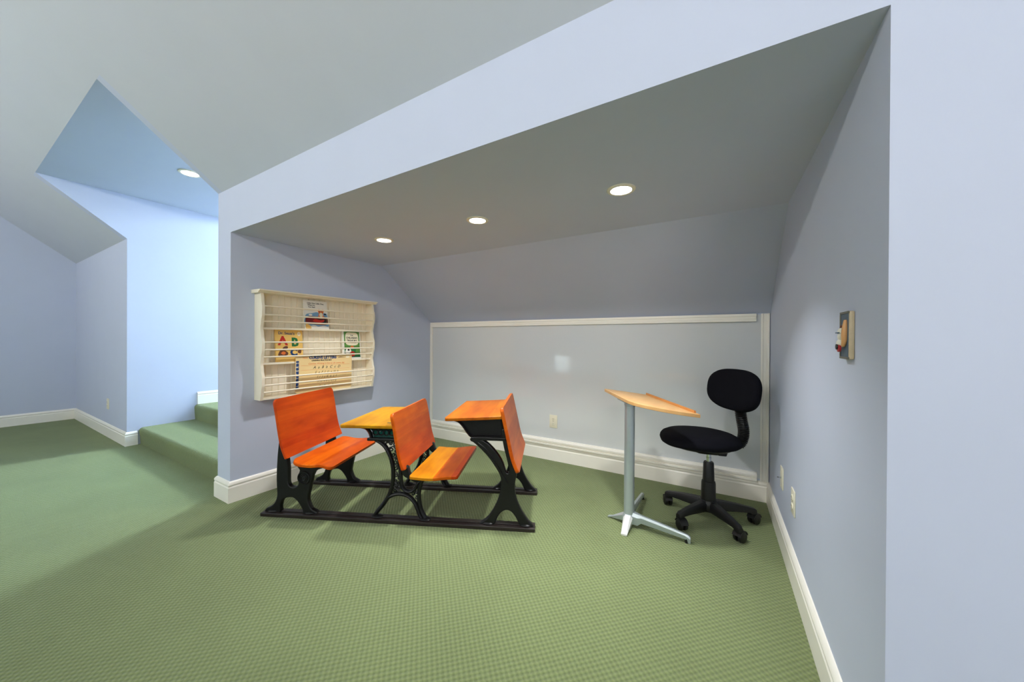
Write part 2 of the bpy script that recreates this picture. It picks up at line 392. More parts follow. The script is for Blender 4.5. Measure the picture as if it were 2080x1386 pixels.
# ------------------------------------------------------------------ wall plates
def face_mat(p, ex, ez):
    ex = Vector(ex); ez = Vector(ez); ey = ez.cross(ex)
    m = Matrix((ex, ey, ez)).transposed().to_4x4(); m.translation = Vector(p); return m
def plate(name, label, M, kind, group=None):
    t = thing(name, label, 'outlet', mat=M)
    bm = bmesh.new(); add_box(bm, -.0375, .0375, -.0575, .0575, 0, .006, bev=.0025); obj('cover_plate', bm, M_plate, t, True)
    if kind == 'duplex':
        for s in (-1, 1):
            f = lathe('receptacle', [(0, .0055), (.0172, .0055), (.0172, .0085), (.016, .0095), (0, .0095)], M_plate, t, 20, M=Matrix.Translation((0, s * .0195, 0)), sy=.85)
            for x in (-.006, .006): box('slot', (x - .0011, x + .0011, s * .0195 - .001, s * .0195 + .007, .009, .0099), M_slot, f)
            lathe('ground_hole', [(0, .009), (.0024, .009), (.0024, .0099), (0, .0099)], M_slot, f, 10, M=Matrix.Translation((0, s * .0195 - .0085, 0)))
        lathe('screw', [(0, .005), (.003, .005), (.003, .0075), (0, .008)], M_chrome, t, 10)
    else:
        lathe('jack', [(0, .005), (.0055, .005), (.0055, .009), (.0042, .009), (.0042, .018), (0, .018)], M_chrome, t, 12)
        lathe('jack_pin', [(0, .017), (.0018, .017), (.0018, .024), (0, .024)], M_slot, t, 8)
        for s in (-1, 1): lathe('screw', [(0, .005), (.003, .005), (.003, .0075), (0, .008)], M_plate, t, 10, M=Matrix.Translation((0, s * .042, 0)))
    return t
plate('wall_outlet', 'ivory duplex outlet set in the lower middle of the whiteboard', face_mat((-1.258, YB - .0082, .352), (1, 0, 0), (0, -1, 0)), 'duplex')
plate('cable_outlet', 'ivory cable jack plate with metal pin on right wall near the corner', face_mat((XR - .0002, 2.325, .352), (0, -1, 0), (-1, 0, 0)), 'jack')
plate('wall_outlet', 'ivory duplex outlet on right wall, nearer the camera than the cable plate', face_mat((XR - .0002, 2.005, .35), (0, -1, 0), (-1, 0, 0)), 'duplex')
plate('wall_outlet', 'ivory outlet above the baseboard on short wall left of the carpeted stairs', face_mat((-5.752, YF - .0002, .355), (1, 0, 0), (0, -1, 0)), 'duplex')

# ------------------------------------------------------------------ recessed lights
def spot(name, parent, power, size, col, spread, M=None):
    l = bpy.data.lights.new(name, 'AREA'); l.shape = 'DISK'; l.size = size; l.energy = power; l.color = col; l.spread = math.radians(spread)
    o = bpy.data.objects.new(name, l); link(o, parent); o.location = (0, 0, -.014); return o
def downlight(label, M, power, col, spread, R=.064, group=None):
    t = thing('recessed_light', label, 'ceiling light', mat=M, group=group)
    lathe('trim_ring', [(R * .74, 0), (R * .74, -.006), (R * .8, -.0075), (R * .97, -.005), (R, -.002), (R, 0)], M_white, t, 40)
    lathe('lens', [(R * .74, -.001), (R * .74, -.005), (R * .5, -.0085), (0, -.01)], M_lens, t, 40)
    spot('lamp', t, power, R * 1.4, col, spread)
G = 'recessed lights in the alcove ceiling'
for x, lab in ((-2.015, 'small round recessed downlight in alcove ceiling, nearest the bookshelf wall'),
               (-1.205, 'round recessed downlight in alcove ceiling, middle of the three'),
               (-.386, 'large-looking round recessed downlight in alcove ceiling, nearest the right wall')):
    downlight(lab, Matrix.Translation((x, 1.634, ZC)), ALCOVE_W, ALCOVE_COL, 104, group=G)
downlight('round recessed light in the bright stairwell ceiling, half hidden by slope', Matrix.Translation((-3.915, 1.155, ZO)), STAIR_W, DAY_COL, 140, R=.078)

# ------------------------------------------------------------------ row of old school desks on two runners
A25 = math.radians(25)
du, dv = Vector((math.cos(A25), math.sin(A25), 0)), Vector((-math.sin(A25), math.cos(A25), 0))
desk = thing('school_desk_row', 'antique wood and cast iron school desks with seats joined on black runners', 'school desk',
             loc=du * -1.722 + dv * 1.975, rz=A25)
V0, V1, VF = -.05, .52, .468
RT = .022
for v in (0, VF):
    r = box('runner', (0, 1.665, v - .036, v + .036, 0, RT), M_runner, desk, .003)
    box('groove_rail', (.01, 1.655, v - .008, v + .008, RT, RT + .006), M_runner, r, .002)
def tint(o, r, g, b): o.color = srgb(r, g, b); return o
def board(name, prof, th, v0, v1, r0, r1, splits, tints, sag=0):
    """curved board: prof = top line in (u,z) from back to front, split lengthwise into glued planks"""
    P = catmull([(p[0], 0, p[1]) for p in prof], 8)
    L = [0]
    for a, b in zip(P, P[1:]): L.append(L[-1] + (b - a).length)
    T = L[-1]
    def at(s):
        s = min(max(s, 0), T)
        for i in range(len(L) - 1):
            if s <= L[i + 1] + 1e-9:
                t = (s - L[i]) / max(L[i + 1] - L[i], 1e-9); p = P[i].lerp(P[i + 1], t); d = (P[i + 1] - P[i]).normalized()
                return p, Vector((d.z, 0, -d.x))
    def inset(s):
        x = 0
        if s < r0: x = r0 - math.sqrt(max(r0 * r0 - (r0 - s) ** 2, 0))
        if T - s < r1: x = r1 - math.sqrt(max(r1 * r1 - (r1 - (T - s)) ** 2, 0))
        return x
    root = part_empty(name, desk)
    cuts = [0] + [c * T for c in splits] + [T]
    for k in range(len(cuts) - 1):
        a, b = cuts[k], cuts[k + 1]
        ss = {a, b} | {a + (b - a) * i / 6 for i in range(7)}
        for rr, base, sg in ((r0, 0, 1), (r1, T, -1)):
            if rr:
                for q in (.03, .1, .22, .4, .65, 1):
                    s = base + sg * rr * q
                    if a < s < b: ss.add(s)
        ss = sorted(ss); bm = bmesh.new(); rows = []
        e = .004
        for s in ss:
            p, n = at(s); i = inset(s)
            drop = e * .8 if (s < 1e-6 or s > T - 1e-6) else 0
            row = []
            for v, d in ((v0 + i, e), (v0 + i + e, drop), (v1 - i - e, drop), (v1 - i, e), (v1 - i, th - e), (v1 - i - e, th - drop), (v0 + i + e, th - drop), (v0 + i, th - e)):
                q = p + n * d; row.append(bm.verts.new((q.x, v, q.z)))
            rows.append(row)
        for A_, B_ in zip(rows, rows[1:]):
            for j in range(8): bm.faces.new((A_[j], A_[(j + 1) % 8], B_[(j + 1) % 8], B_[j]))
        bm.faces.new(rows[0]); bm.faces.new(rows[-1][::-1])
        tint(obj('plank', bm, M_wood, root, True, 30), *tints[k % len(tints)])
    return root
RED, ORG, AMB, YEL = (222, 96, 12), (222, 110, 16), (226, 132, 18), (216, 158, 22)
BK = lambda a, b, c=.006: [a, ((a[0] * 2 + b[0]) / 3 + c * .6, (a[1] * 2 + b[1]) / 3), ((a[0] + 2 * b[0]) / 3 - c * .3, (a[1] + 2 * b[1]) / 3), b]
# backs (sitters face +u), listed from the top edge down
board('backrest', [(.103, .715), (.122, .62), (.142, .5), (.158, .43), (.185, .362)], .018, V0, V1, .03, .006, [.2, .38, .68, .82], [RED, (232, 108, 16), RED, (216, 84, 10), (226, 96, 12)])
board('backrest', [(.838, .648), (.856, .57), (.874, .47), (.888, .4), (.912, .322)], .02, V0, V1, .03, .01, [.3, .62], [(232, 124, 24), ORG, (226, 104, 14)])
board('backrest', [(1.483, .700), (1.503, .61), (1.527, .5), (1.548, .41), (1.578, .335)], .02, V0, V1, .03, .02, [.34, .66], [(222, 122, 30), (212, 108, 24), (228, 122, 26)])
# seats, listed from the back edge to the front
board('seat', [(.205, .352), (.26, .336), (.33, .332), (.40, .337), (.462, .318)], .02, V0, V1, .05, .03, [.3, .62], [(232, 116, 16), (236, 126, 18), (228, 108, 14)])
board('seat', [(.94, .292), (1.0, .288), (1.07, .287), (1.15, .298), (1.222, .303)], .02, V0, V1, .012, .02, [.5, .88], [YEL, (208, 112, 14), (194, 80, 12)])
# desk tops
board('desktop', [(.512, .574), (.6, .576), (.72, .577), (.846, .578)], .02, V0 + .005, V1 - .005, .012, .006, [.5], [(206, 168, 24), (210, 174, 26)])
board('desktop', [(1.146, .632), (1.24, .637), (1.34, .643), (1.475, .652)], .02, V0 + .005, V1 - .005, .012, .006, [.24, .78], [(200, 126, 18), (194, 116, 14), (202, 132, 20)])
# pencil slot and inkwell on the near desk top
box('pencil_groove', (.775, .828, .015, .030, .5765, .5785), M_slot, desk, .0008)
# cast frames
def dense(pts, n=3): return [(p.x, p.y) for p in catmull([(a, b, 0) for a, b in pts], n, True)]
BENCH = [(.118, .50), (.104, .40), (.098, .319), (.095, .245), (.096, .184), (.099, .13), (.092, .095), (.077, .068), (.052, .048), (.026, .036), (.022, .0225),
         (.065, .0225), (.107, .0225), (.107, .049), (.114, .083), (.132, .108), (.161, .120), (.197, .121), (.226, .102), (.251, .07), (.266, .042), (.268, .0225),
         (.305, .0225), (.345, .0225), (.338, .034), (.312, .046), (.294, .079), (.286, .112), (.293, .153), (.302, .193), (.308, .22), (.316, .254), (.334, .285),
         (.362, .300), (.403, .312), (.40, .320), (.32, .3125), (.228, .3205), (.232, .304), (.246, .284), (.240, .262), (.232, .235), (.238, .204), (.229, .183), (.204, .172), (.175, .177),
         (.16, .2), (.158, .24), (.158, .29), (.152, .34), (.142, .4), (.13, .50)]
def foot_pads(parent, us, v):
    for u in us: lathe('foot_pad', [(0, RT), (.031, RT), (.033, RT + .004), (.028, RT + .009), (.012, RT + .014), (0, RT + .015)], M_iron, parent, 20, M=Matrix.Translation((u, v, 0)), sx=1.15, sy=.8)
def bench_frame(v, s):
    f = outline('bench_frame', [dense(BENCH, 3)], .016, .007, M_iron, desk, v)
    for q, r in ((.0365, .006), (.022, .004)):
        tube('medallion_ring', [(.27 + q * math.cos(t), v + s * .0165, .239 + q * math.sin(t)) for t in [k * 2 * PI / 28 for k in range(28)]], r, M_iron, f, 6, True)
    lathe('medallion', [(0, 0), (.036, 0), (.034, .016), (.02, .017), (.014, .024), (.008, .022), (0, .026)], M_iron, f, 24, M=Matrix.Translation((.27, v, .239)) @ Matrix.Rotation(-s * PI / 2, 4, 'X'))
    foot_pads(f, (.065, .306), v)
bench_frame(0, -1); bench_frame(VF, 1)
def bar(parent, pts, v, w, h, n=6, nm='strut'):
    """cast bar of width w in the plane, depth h, along a smooth path in (u,z)"""
    pp = catmull([(a, v, b) for a, b in pts], n)
    bm = bmesh.new(); add_tube(bm, pp, (w / 2, h / 2), 8, False, flat=(0, 1, 0)); return obj(nm, bm, M_iron, parent, True, 50)
def ring(parent, u, z, r, v, th=.004, nm='scroll'):
    return tube(nm, [(u + r * math.cos(t), v, z + r * math.sin(t)) for t in [k * 2 * PI / 20 for k in range(20)]], th, M_iron, parent, 6, True)
def spiral(u, z, r, a0, turns, k=1, n=22, shrink=.75):
    return [(u + r * (1 - shrink * i / n) * math.cos(a0 + k * turns * 2 * PI * i / n), z + r * (1 - shrink * i / n) * math.sin(a0 + k * turns * 2 * PI * i / n)) for i in range(n + 1)]
def scroll(parent, pts, v, r=.0042):
    return tube('scroll', [(a, v, b) for a, b in catmull_2(pts)], r, M_iron, parent, 6)
def catmull_2(pts, n=4): return [(p.x, p.y) for p in catmull([(a, b, 0) for a, b in pts], n)]
def desk_frame(v):
    f = bar(desk, [(.612, .556), (.655, .548), (.678, .523), (.688, .494), (.69, .486)], v, .018, .03, nm='desk_frame')
    box('shelf_rail', (.668, .855, v - .018, v + .018, .477, .492), M_iron, f, .003)
    bar(f, [(.715, .482), (.752, .462), (.780, .434), (.806, .385), (.820, .335), (.824, .283), (.820, .224), (.803, .164), (.768, .105), (.730, .058), (.712, .03)], v, .025, .03)
    bar(f, [(.795, .142), (.815, .153), (.845, .163), (.878, .165), (.92, .153), (.955, .12), (.975, .08), (.986, .05), (1.0, .03)], v, .024, .028)
    bar(f, [(1.008, .264), (.994, .235), (.985, .196), (.982, .15), (.988, .105), (1.004, .06), (1.022, .03)], v, .024, .03)
    bar(f, [(.848, .44), (.86, .36), (.870, .29), (.872, .25), (.882, .208), (.905, .184), (.936, .184), (.96, .203), (.975, .235), (1.01, .262)], v, .022, .03)
    bar(f, [(.94, .268), (.98, .262), (1.04, .262), (1.12, .272)], v, .02, .032, nm='seat_bracket')
    outline('seat_arm', [dense([(.885, .30), (.90, .275), (.93, .262), (.962, .246), (.99, .25), (1.02, .256), (1.08, .268), (1.08, .277), (1.0, .267), (.95, .270), (.925, .29), (.915, .325), (.895, .33)], 2)], .014, .005, M_iron, f, v)
    ring(f, .981, .222, .0165, v, .0065, 'ring'); ring(f, .981, .222, .007, v, .004, 'ring')
    foot_pads(f, (.728, 1.02), v)
    # scrollwork between the curved strut and the backrest
    for u, z, r, a0, tn, k in ((.775, .462, .014, 0, 1.2, 1), (.806, .462, .015, PI, 1.3, -1), (.838, .456, .016, .5, 1.3, 1), (.812, .428, .014, 2, 1.2, 1), (.845, .418, .017, 1, 1.3, -1),
                               (.826, .392, .012, 0, 1.2, 1), (.853, .38, .015, 2.5, 1.3, 1), (.838, .352, .013, .3, 1.2, -1), (.864, .338, .015, 1.6, 1.3, 1), (.842, .312, .013, 0, 1.2, 1),
                               (.866, .296, .015, 2.2, 1.3, -1), (.842, .276, .012, .8, 1.2, -1), (.862, .258, .013, 0, 1.2, 1), (.838, .243, .011, 2, 1.2, 1), (.856, .228, .012, .5, 1.3, -1),
                               (.834, .212, .011, 1, 1.2, 1), (.858, .2, .013, 2, 1.2, 1), (.836, .183, .012, 0, 1.2, -1), (.948, .168, .012, 0, 1.2, 1), (.967, .147, .011, 2, 1.2, -1), (.966, .178, .009, 1, 1.2, 1)):
        scroll(f, spiral(u, z, r, a0, tn, k), v, .0038)
    for pts in ([(.752, .474), (.775, .462), (.79, .474), (.806, .462), (.822, .472), (.84, .456)], [(.80, .43), (.82, .445), (.84, .43), (.86, .44)],
                [(.81, .37), (.83, .378), (.84, .366), (.86, .4)], [(.824, .33), (.84, .335), (.852, .32), (.874, .318)], [(.826, .29), (.842, .294), (.855, .278), (.876, .28)],
                [(.822, .235), (.84, .225), (.858, .215), (.878, .225)], [(.815, .19), (.835, .198), (.85, .185), (.872, .178)]):
        scroll(f, pts, v, .004)
    # pierced side of the book box: rings in front of a green enamel panel
    ring_us = (.712, .745, .778, .811, .842)
    for u in ring_us: ring(f, u, .524, .0155, v, .0045, 'box_ring')
    bar(f, [(.69, .545), (.85, .547)], v, .008, .012, 3, 'box_rail')
    return f
desk_frame(0); desk_frame(VF)
bb = part_empty('book_box', desk)
prism('box_panel', [(.694, .494), (.853, .494), (.853, .555), (.655, .553), (.683, .53)], 'y', .014, .022, M_teal, bb)
prism('box_panel', [(.694, .494), (.853, .494), (.853, .555), (.655, .553), (.683, .53)], 'y', VF - .022, VF - .014, M_teal, bb)
box('box_floor', (.69, .855, .022, VF - .022, .487, .495), M_iron, bb, .001)
for u in (.728, .778, .826):
    lathe('green_boss', [(0, .004), (.009, .003), (.0125, 0), (.009, -.006), (0, -.007)], M_teal, bb, 16, M=Matrix.Translation((u, .012, .524)) @ Matrix.Rotation(PI / 2, 4, 'X'))
# front desk: closed book box and plain Y-shaped frame
BOX = [(1.19, .617), (1.222, .602), (1.248, .576), (1.272, .542), (1.296, .517), (1.488, .520), (1.470, .627)]
prism('book_box', dense(BOX, 1), 'y', .004, VF - .004, M_iron, desk)
YFR = [(1.476, .56), (1.484, .506), (1.493, .46), (1.502, .426), (1.512, .386), (1.523, .332), (1.514, .315), (1.494, .322), (1.473, .377), (1.439, .43), (1.397, .474), (1.363, .497), (1.33, .503),
       (1.297, .501), (1.312, .494), (1.353, .460), (1.398, .414), (1.437, .362), (1.468, .31), (1.478, .263), (1.47, .208), (1.454, .153), (1.427, .098), (1.392, .05), (1.355, .0225),
       (1.39, .0225), (1.424, .0225), (1.447, .072), (1.474, .104), (1.505, .115), (1.535, .104), (1.562, .071), (1.588, .0225), (1.615, .0225), (1.648, .0225), (1.62, .05), (1.582, .106), (1.555, .165), (1.543, .218), (1.543, .265),
       (1.552, .318), (1.54, .36), (1.53, .386), (1.516, .45), (1.503, .51), (1.492, .56)]
for v, s in ((0, -1), (VF, 1)):
    f = outline('front_frame', [dense(YFR, 3)], .016, .007, M_iron, desk, v)
    box('shelf_rail', (1.294, 1.498, v - .019, v + .019, .502, .521), M_iron, f, .004)
    bar(f, [(1.196, .612), (1.222, .602), (1.248, .576), (1.272, .542), (1.298, .519), (1.34, .522), (1.42, .523), (1.485, .525)], v + s * .006, .012, .02, 5, 'box_bead')
    bar(f, [(1.470, .628), (1.481, .56), (1.493, .51)], v, .02, .03, 4, 'post')
    bar(f, [(1.335, .49), (1.38, .455), (1.43, .39), (1.475, .32), (1.51, .26)], v + s * .012, .007, .014, 5, 'rib')
    foot_pads(f, (1.395, 1.612), v)

# ------------------------------------------------------------------ tilting student table
T0 = Vector((-.053, 1.945, 0)); td = Vector((-.534, .845, 0)).normalized(); tn = Vector((-td.y, td.x, 0))
if tn.x > 0: tn = -tn
# local x along the book ledge, y away from the sitter
Mt = Matrix((td, tn, td.cross(tn))).transposed().to_4x4()
flip = td.cross(tn).z < 0
PX, PY = .33, .246
table_loc = T0 + td * PX + tn * PY
table = thing('student_table', 'small tilted beech table on a silver pole with splayed feet', 'table', loc=table_loc)
def tw(x, y, z):       # table plan coordinates -> local of the table
    p = T0 + td * x + tn * y - table_loc; return (p.x, p.y, z)
TAU = math.tan(math.radians(8)); ZL = .712
near = [(.03, 0), (.026, .06), (.028, .116), (.045, .181), (.075, .238), (.115, .288), (.16, .307), (.213, .313)]
top = [(p.x, p.y) for p in catmull([(a, b, 0) for a, b in near], 4)] + [(.635, .303), (.65, .298), (.655, .285), (.655, .01), (.65, 0)]
bm = bmesh.new()
U_ = [bm.verts.new(tw(x, y, ZL + TAU * y)) for x, y in top]; D_ = [bm.verts.new(tw(x, y, ZL + TAU * y - .018)) for x, y in top]
bm.faces.new(U_); bm.faces.new(D_[::-1])
for i in range(len(top)): bm.faces.new((U_[i], U_[(i + 1) % len(top)], D_[(i + 1) % len(top)], D_[i]))
o = obj('table_top', bm, M_beech, table); o.color = srgb(236, 230, 220)
bv = o.modifiers.new('edge', 'BEVEL'); bv.width = .002; bv.segments = 2
bm = bmesh.new(); led = [(.05, .012), (.05, .022), (.635, .022), (.635, .012)]
U_ = [bm.verts.new(tw(x, y, ZL + TAU * y + .013)) for x, y in led]; D_ = [bm.verts.new(tw(x, y, ZL + TAU * y - .001)) for x, y in led]
bm.faces.new(U_); bm.faces.new(D_[::-1])
for i in range(4): bm.faces.new((U_[i], U_[(i + 1) % 4], D_[(i + 1) % 4], D_[i]))
o = obj('book_ledge', bm, M_beech, table); o.color = srgb(222, 190, 160)
lathe('pole', [(.0, .062), (.029, .062), (.029, .70), (.031, .702), (.031, .715), (0, .715)], M_steel, table, 32)
bm = bmesh.new(); Mp = Matrix.Translation((0, 0, ZL + TAU * PY - .024)) @ Matrix((td, tn, Vector((0, 0, 1)))).transposed().to_4x4()
add_box(bm, -.07, .07, -.05, .05, -.004, .004, M=Mp @ Matrix.Rotation(math.radians(8), 4, 'X'), bev=.001); obj('mounting_plate', bm, M_steel, table)
lathe('base_hub', [(0, .02), (.036, .022), (.037, .05), (.031, .07), (.029, .072), (0, .072)], M_steel, table, 28)
def table_leg(tip, rows_, mat, foot=True):
    """rows_: (fraction along, bottom, top, width)"""
    d = Vector((tip[0], tip[1], 0)); L_ = d.length; d.normalize(); n = Vector((-d.y, d.x, 0)); bm = bmesh.new(); rows = []
    for fr, z0, z1, wd in rows_:
        p = d * L_ * fr; m = z0 + (z1 - z0) * .72
        rows.append([bm.verts.new(p + n * a * wd / 2 + Vector((0, 0, z))) for a, z in ((-.8, z0), (-1, m), (-.55, z1), (.55, z1), (1, m), (.8, z0))])
    for A_, B_ in zip(rows, rows[1:]):
        for j in range(6): bm.faces.new((A_[j], A_[(j + 1) % 6], B_[(j + 1) % 6], B_[j]))
    bm.faces.new(rows[0]); bm.faces.new(rows[-1][::-1])
    l = obj('leg', bm, mat, table, True, 30)
    if foot: lathe('glide', [(0, 0), (.010, 0), (.0115, .004), (.0105, .022), (0, .024)], M_plastic, l, 14, M=Matrix.Translation(d * (L_ - .018)))
    return l
pl = table_loc
LONG = [(0, .02, .088, .046), (.16, .018, .080, .04), (.22, .034, .077, .026), (.6, .026, .061, .024), (.92, .02, .046, .023), (.965, .003, .043, .023), (1, .001, .034, .020)]
table_leg((-.115 - pl.x, 2.07 - pl.y), LONG, M_steel)
table_leg((-.432 - pl.x, 2.50 - pl.y), LONG, M_steel)
table_leg((-.437 - pl.x, 1.962 - pl.y), [(0, .02, .075, .05), (.28, .012, .07, .05), (.85, .004, .018, .036), (1, .001, .010, .034)], M_foot, False)
table_leg((-.565 - pl.x, 2.128 - pl.y), [(0, .02, .07, .04), (.25, .02, .066, .03), (.8, .008, .02, .02), (1, .001, .010, .026)], M_steel, False)

# ------------------------------------------------------------------ office chair
CA = math.radians(12)                   # rear of the seat points here
chair = thing('office_chair', 'black armless swivel chair with fabric seat and five casters', 'chair', loc=(-.04, 2.405, 0), rz=CA)
# local +x = rear, y = across
def superpt(t, a, b, n): c, s = math.cos(t), math.sin(t); return (a * math.copysign(abs(c) ** (2 / n), c), b * math.copysign(abs(s) ** (2 / n), s))
def cushion(name, a, b, n, layers, M, bend=None, taper=0.0, mat=None):
    bm = bmesh.new(); seg = 56; rings = []
    for k, z in layers:
        r = []
        for i in range(seg):
            x, y = superpt(i * 2 * PI / seg, a * k, b * k, n)
            y *= 1 - taper * max(x / a, 0) ** 2
            r.append(bm.verts.new(M @ Vector((x, y, z + (bend(x, y) if bend else 0)))))
        rings.append(r)
    for A_, B_ in zip(rings, rings[1:]):
        for j in range(seg): bm.faces.new((A_[j], A_[(j + 1) % seg], B_[(j + 1) % seg], B_[j]))
    for R_, (k, z), rev in ((rings[0], layers[0], 1), (rings[-1], layers[-1], 0)):
        c = bm.verts.new(M @ Vector((0, 0, z + (bend(0, 0) if bend else 0))))
        for j in range(seg): bm.faces.new((R_[j], R_[(j + 1) % seg], c) if not rev else (R_[(j + 1) % seg], R_[j], c))
    return obj(name, bm, mat or M_black, chair, True, 60)
def seat_bend(x, y): return -.22 * x * x * (1 if x < 0 else .9) - .12 * y * y
cushion('seat', .222, .205, 2.5, [(.5, -.016), (.8, -.015), (.92, -.011), (.98, -.001), (1, .012), (.985, .025), (.94, .037), (.84, .047), (.65, .053), (.35, .056)],
        Matrix.Translation((-.05, 0, .478)), seat_bend, .3)
cushion('seat_pan', .17, .16, 2.6, [(.5, -.026), (.9, -.02), (1, -.008), (.98, .004)], Matrix.Translation((-.035, 0, .461)), None, .3, M_plastic)
Mb = Matrix.Translation((.150, .030, .788)) @ Matrix.Rotation(math.radians(28), 4, 'Z') @ Matrix.Rotation(math.radians(7), 4, 'Y') @ Matrix(((0, 0, -1, 0), (0, 1, 0, 0), (1, 0, 0, 0), (0, 0, 0, 1)))
cushion('backrest', .124, .192, 2.65, [(.55, -.016), (.9, -.014), (.97, -.006), (1, .006), (.99, .02), (.95, .032), (.85, .040), (.6, .044), (.3, .045)], Mb, lambda x, y: .5 * y * y)
# ribbed bellows round the bent spine bar
sp = catmull([(.172, .02, .76), (.170, .016, .70), (.168, .012, .66), (.174, .01, .61), (.182, .008, .56), (.180, .006, .515), (.165, .004, .478), (.135, .002, .458), (.09, 0, .45)], 10)
rad = []
for i, p in enumerate(sp):
    rib = (.0325 if i % 2 else .0375) if i > 14 and p.z > .47 else .03
    rad.append((rib * .8, rib) if p.z > .47 else (.014, .026))
bm = bmesh.new(); add_tube(bm, sp, rad, 16, False, flat=(0, 1, 0)); obj('spine_bellows', bm, M_plastic, chair, True, 20)
cushion('tilt_mechanism', .09, .05, 4, [(.8, -.02), (1, -.012), (1, .012), (.9, .02)], Matrix.Translation((.005, 0, .425)), None, 0, M_plastic)
box('lever_block', (.035, .08, -.075, -.03, .412, .44), M_plastic, chair, .006)
lathe('gas_cylinder', [(0, .33), (.0135, .33), (.0135, .372), (.0148, .373), (.0148, .379), (.0135, .38), (.0135, .42), (0, .42)], M_chrome, chair, 24)
lathe('column_cover', [(0, .09), (.040, .09), (.0385, .225), (.036, .236), (.032, .238), (.0285, .345), (.025, .352), (0, .353)], M_plastic, chair, 28)
lathe('hub', [(0, .062), (.05, .064), (.056, .085), (.052, .118), (.044, .128), (0, .13)], M_plastic, chair, 28)
RB = .238
for k in range(5):
    a = math.radians(-53 + 72 * k) - CA; d = Vector((math.cos(a), math.sin(a), 0)); n = Vector((-d.y, d.x, 0))
    bm = bmesh.new(); rows = []
    for s, zt, hh, wd in ((.02, .126, .06, .052), (.08, .122, .052, .046), (.16, .112, .04, .038), (RB - .02, .101, .03, .033), (RB + .008, .096, .034, .032), (RB + .02, .088, .026, .024)):
        p = d * s
        rows.append([bm.verts.new(p + n * x * wd / 2 + Vector((0, 0, zt - z * hh))) for x, z in ((-1, 1), (-1, .3), (-.65, 0), (.65, 0), (1, .3), (1, 1))])
    for A_, B_ in zip(rows, rows[1:]):
        for j in range(6): bm.faces.new((A_[j], A_[(j + 1) % 6], B_[(j + 1) % 6], B_[j]))
    bm.faces.new(rows[0]); bm.faces.new(rows[-1][::-1])
    leg = obj('leg', bm, M_plastic, chair, True, 35)
    # twin wheel caster
    sw = a + (1.9, .6, 2.6, -.9, 1.2)[k]; cd = Vector((math.cos(sw), math.sin(sw), 0)); cn = Vector((-cd.y, cd.x, 0)); c0 = d * RB + cd * .016
    bm = bmesh.new(); wr = .031
    for sgn in (-1, 1):
        Mc = Matrix((cd, Vector((0, 0, 1)), cn * sgn)).transposed().to_4x4(); Mc.translation = c0 + Vector((0, 0, wr))
        add_lathe(bm, [(0, .004), (wr * .8, .004), (wr * .98, .007), (wr, .013), (wr * .94, .021), (wr * .6, .026), (0, .027)], 24, Mc)
    hood = [Vector((.036 * math.cos(t), .036 * math.sin(t))) for t in [math.radians(15 + 15 * q) for q in range(11)]]
    Mh = Matrix((cd, Vector((0, 0, 1)), cn)).transposed().to_4x4(); Mh.translation = c0 + Vector((0, 0, wr))
    ti = [p * .87 for p in hood][::-1]; vs = add_prism(bm, [(p.x, p.y) for p in hood + ti], 'z', -.022, .022); bmesh.ops.transform(bm, matrix=Mh, verts=vs)
    add_lathe(bm, [(0, .045), (.011, .045), (.011, .085), (0, .085)], 14, Matrix.Translation(d * RB))
    obj('caster', bm, M_plastic, leg, True, 40)

# ------------------------------------------------------------------ wall bookshelf
SY0, SY1, SZ0, SZ1 = 1.153, 2.048, .656, 1.392
shelf = thing('wall_bookshelf', 'white wall bookrack with scalloped sides and thin rods above the school desks', 'bookshelf', (XL, (SY0 + SY1) / 2, SZ0))
my = (SY0 + SY1) / 2
def sbox(name, d0, d1, y0, y1, z0, z1, mat=M_white, bev=.001, parent=None): return box(name, (d0, d1, y0 - my, y1 - my, z0 - SZ0, z1 - SZ0), mat, parent or shelf, bev)
def depth(z):
    pts = [(.656, .082), (.70, .092), (.76, .106), (.81, .108), (.86, .094), (.906, .084), (.95, .092), (1.0, .106), (1.05, .108), (1.10, .094), (1.152, .084), (1.20, .092), (1.24, .105), (1.297, .108), (1.345, .095), (1.392, .086)]
    for (a, x), (b, y) in zip(pts, pts[1:]):
        if z <= b:
            t = (z - a) / (b - a); t = t * t * (3 - 2 * t); return x + (y - x) * t
    return .086
prof = [(0, 0)] + [(depth(SZ0 + q * (SZ1 - SZ0) / 60), q * (SZ1 - SZ0) / 60) for q in range(61)] + [(0, SZ1 - SZ0)]
for y0, y1 in ((SY0, SY0 + .018), (SY1 - .018, SY1)): prism('side_panel', prof, 'y', y0 - my, y1 - my, M_white, shelf, True, 30)
back = sbox('back_panel', .001, .005, SY0 + .018, SY1 - .018, SZ0, SZ1, bev=0)
nb = 20; wb_ = (SY1 - SY0 - .036) / nb
me = None
for i in range(nb):
    y = SY0 + .018 + i * wb_
    if me is None:
        bm = bmesh.new(); add_prism(bm, [(.005, 0), (.005, wb_), (.0065, wb_ - .001), (.009, wb_ - .003), (.009, .0075), (.007, .0055), (.009, .0035), (.007, .001)], 'z', 0, SZ1 - SZ0)
        o = obj('beadboard_strip', bm, M_white, back, True, 30); me = o.data
    else: o = link(bpy.data.objects.new('beadboard_strip', me), back)
    o.location = (0, y - my, 0)
for z in (SZ0 + .001, .898, 1.144): sbox('shelf', .009, .068 if z > .7 else .08, SY0 + .018, SY1 - .018, z, z + .014)
bm = bmesh.new()
add_prism(bm, [(0, 0), (.096, 0), (.1, .003), (.104, .009), (.112, .012), (.118, .014), (.118, .022), (0, .022)], 'y', SY0 - .02 - my, SY1 + .02 - my)
bmesh.ops.translate(bm, vec=(0, 0, SZ1 - SZ0), verts=bm.verts); obj('top_board', bm, M_white, shelf)
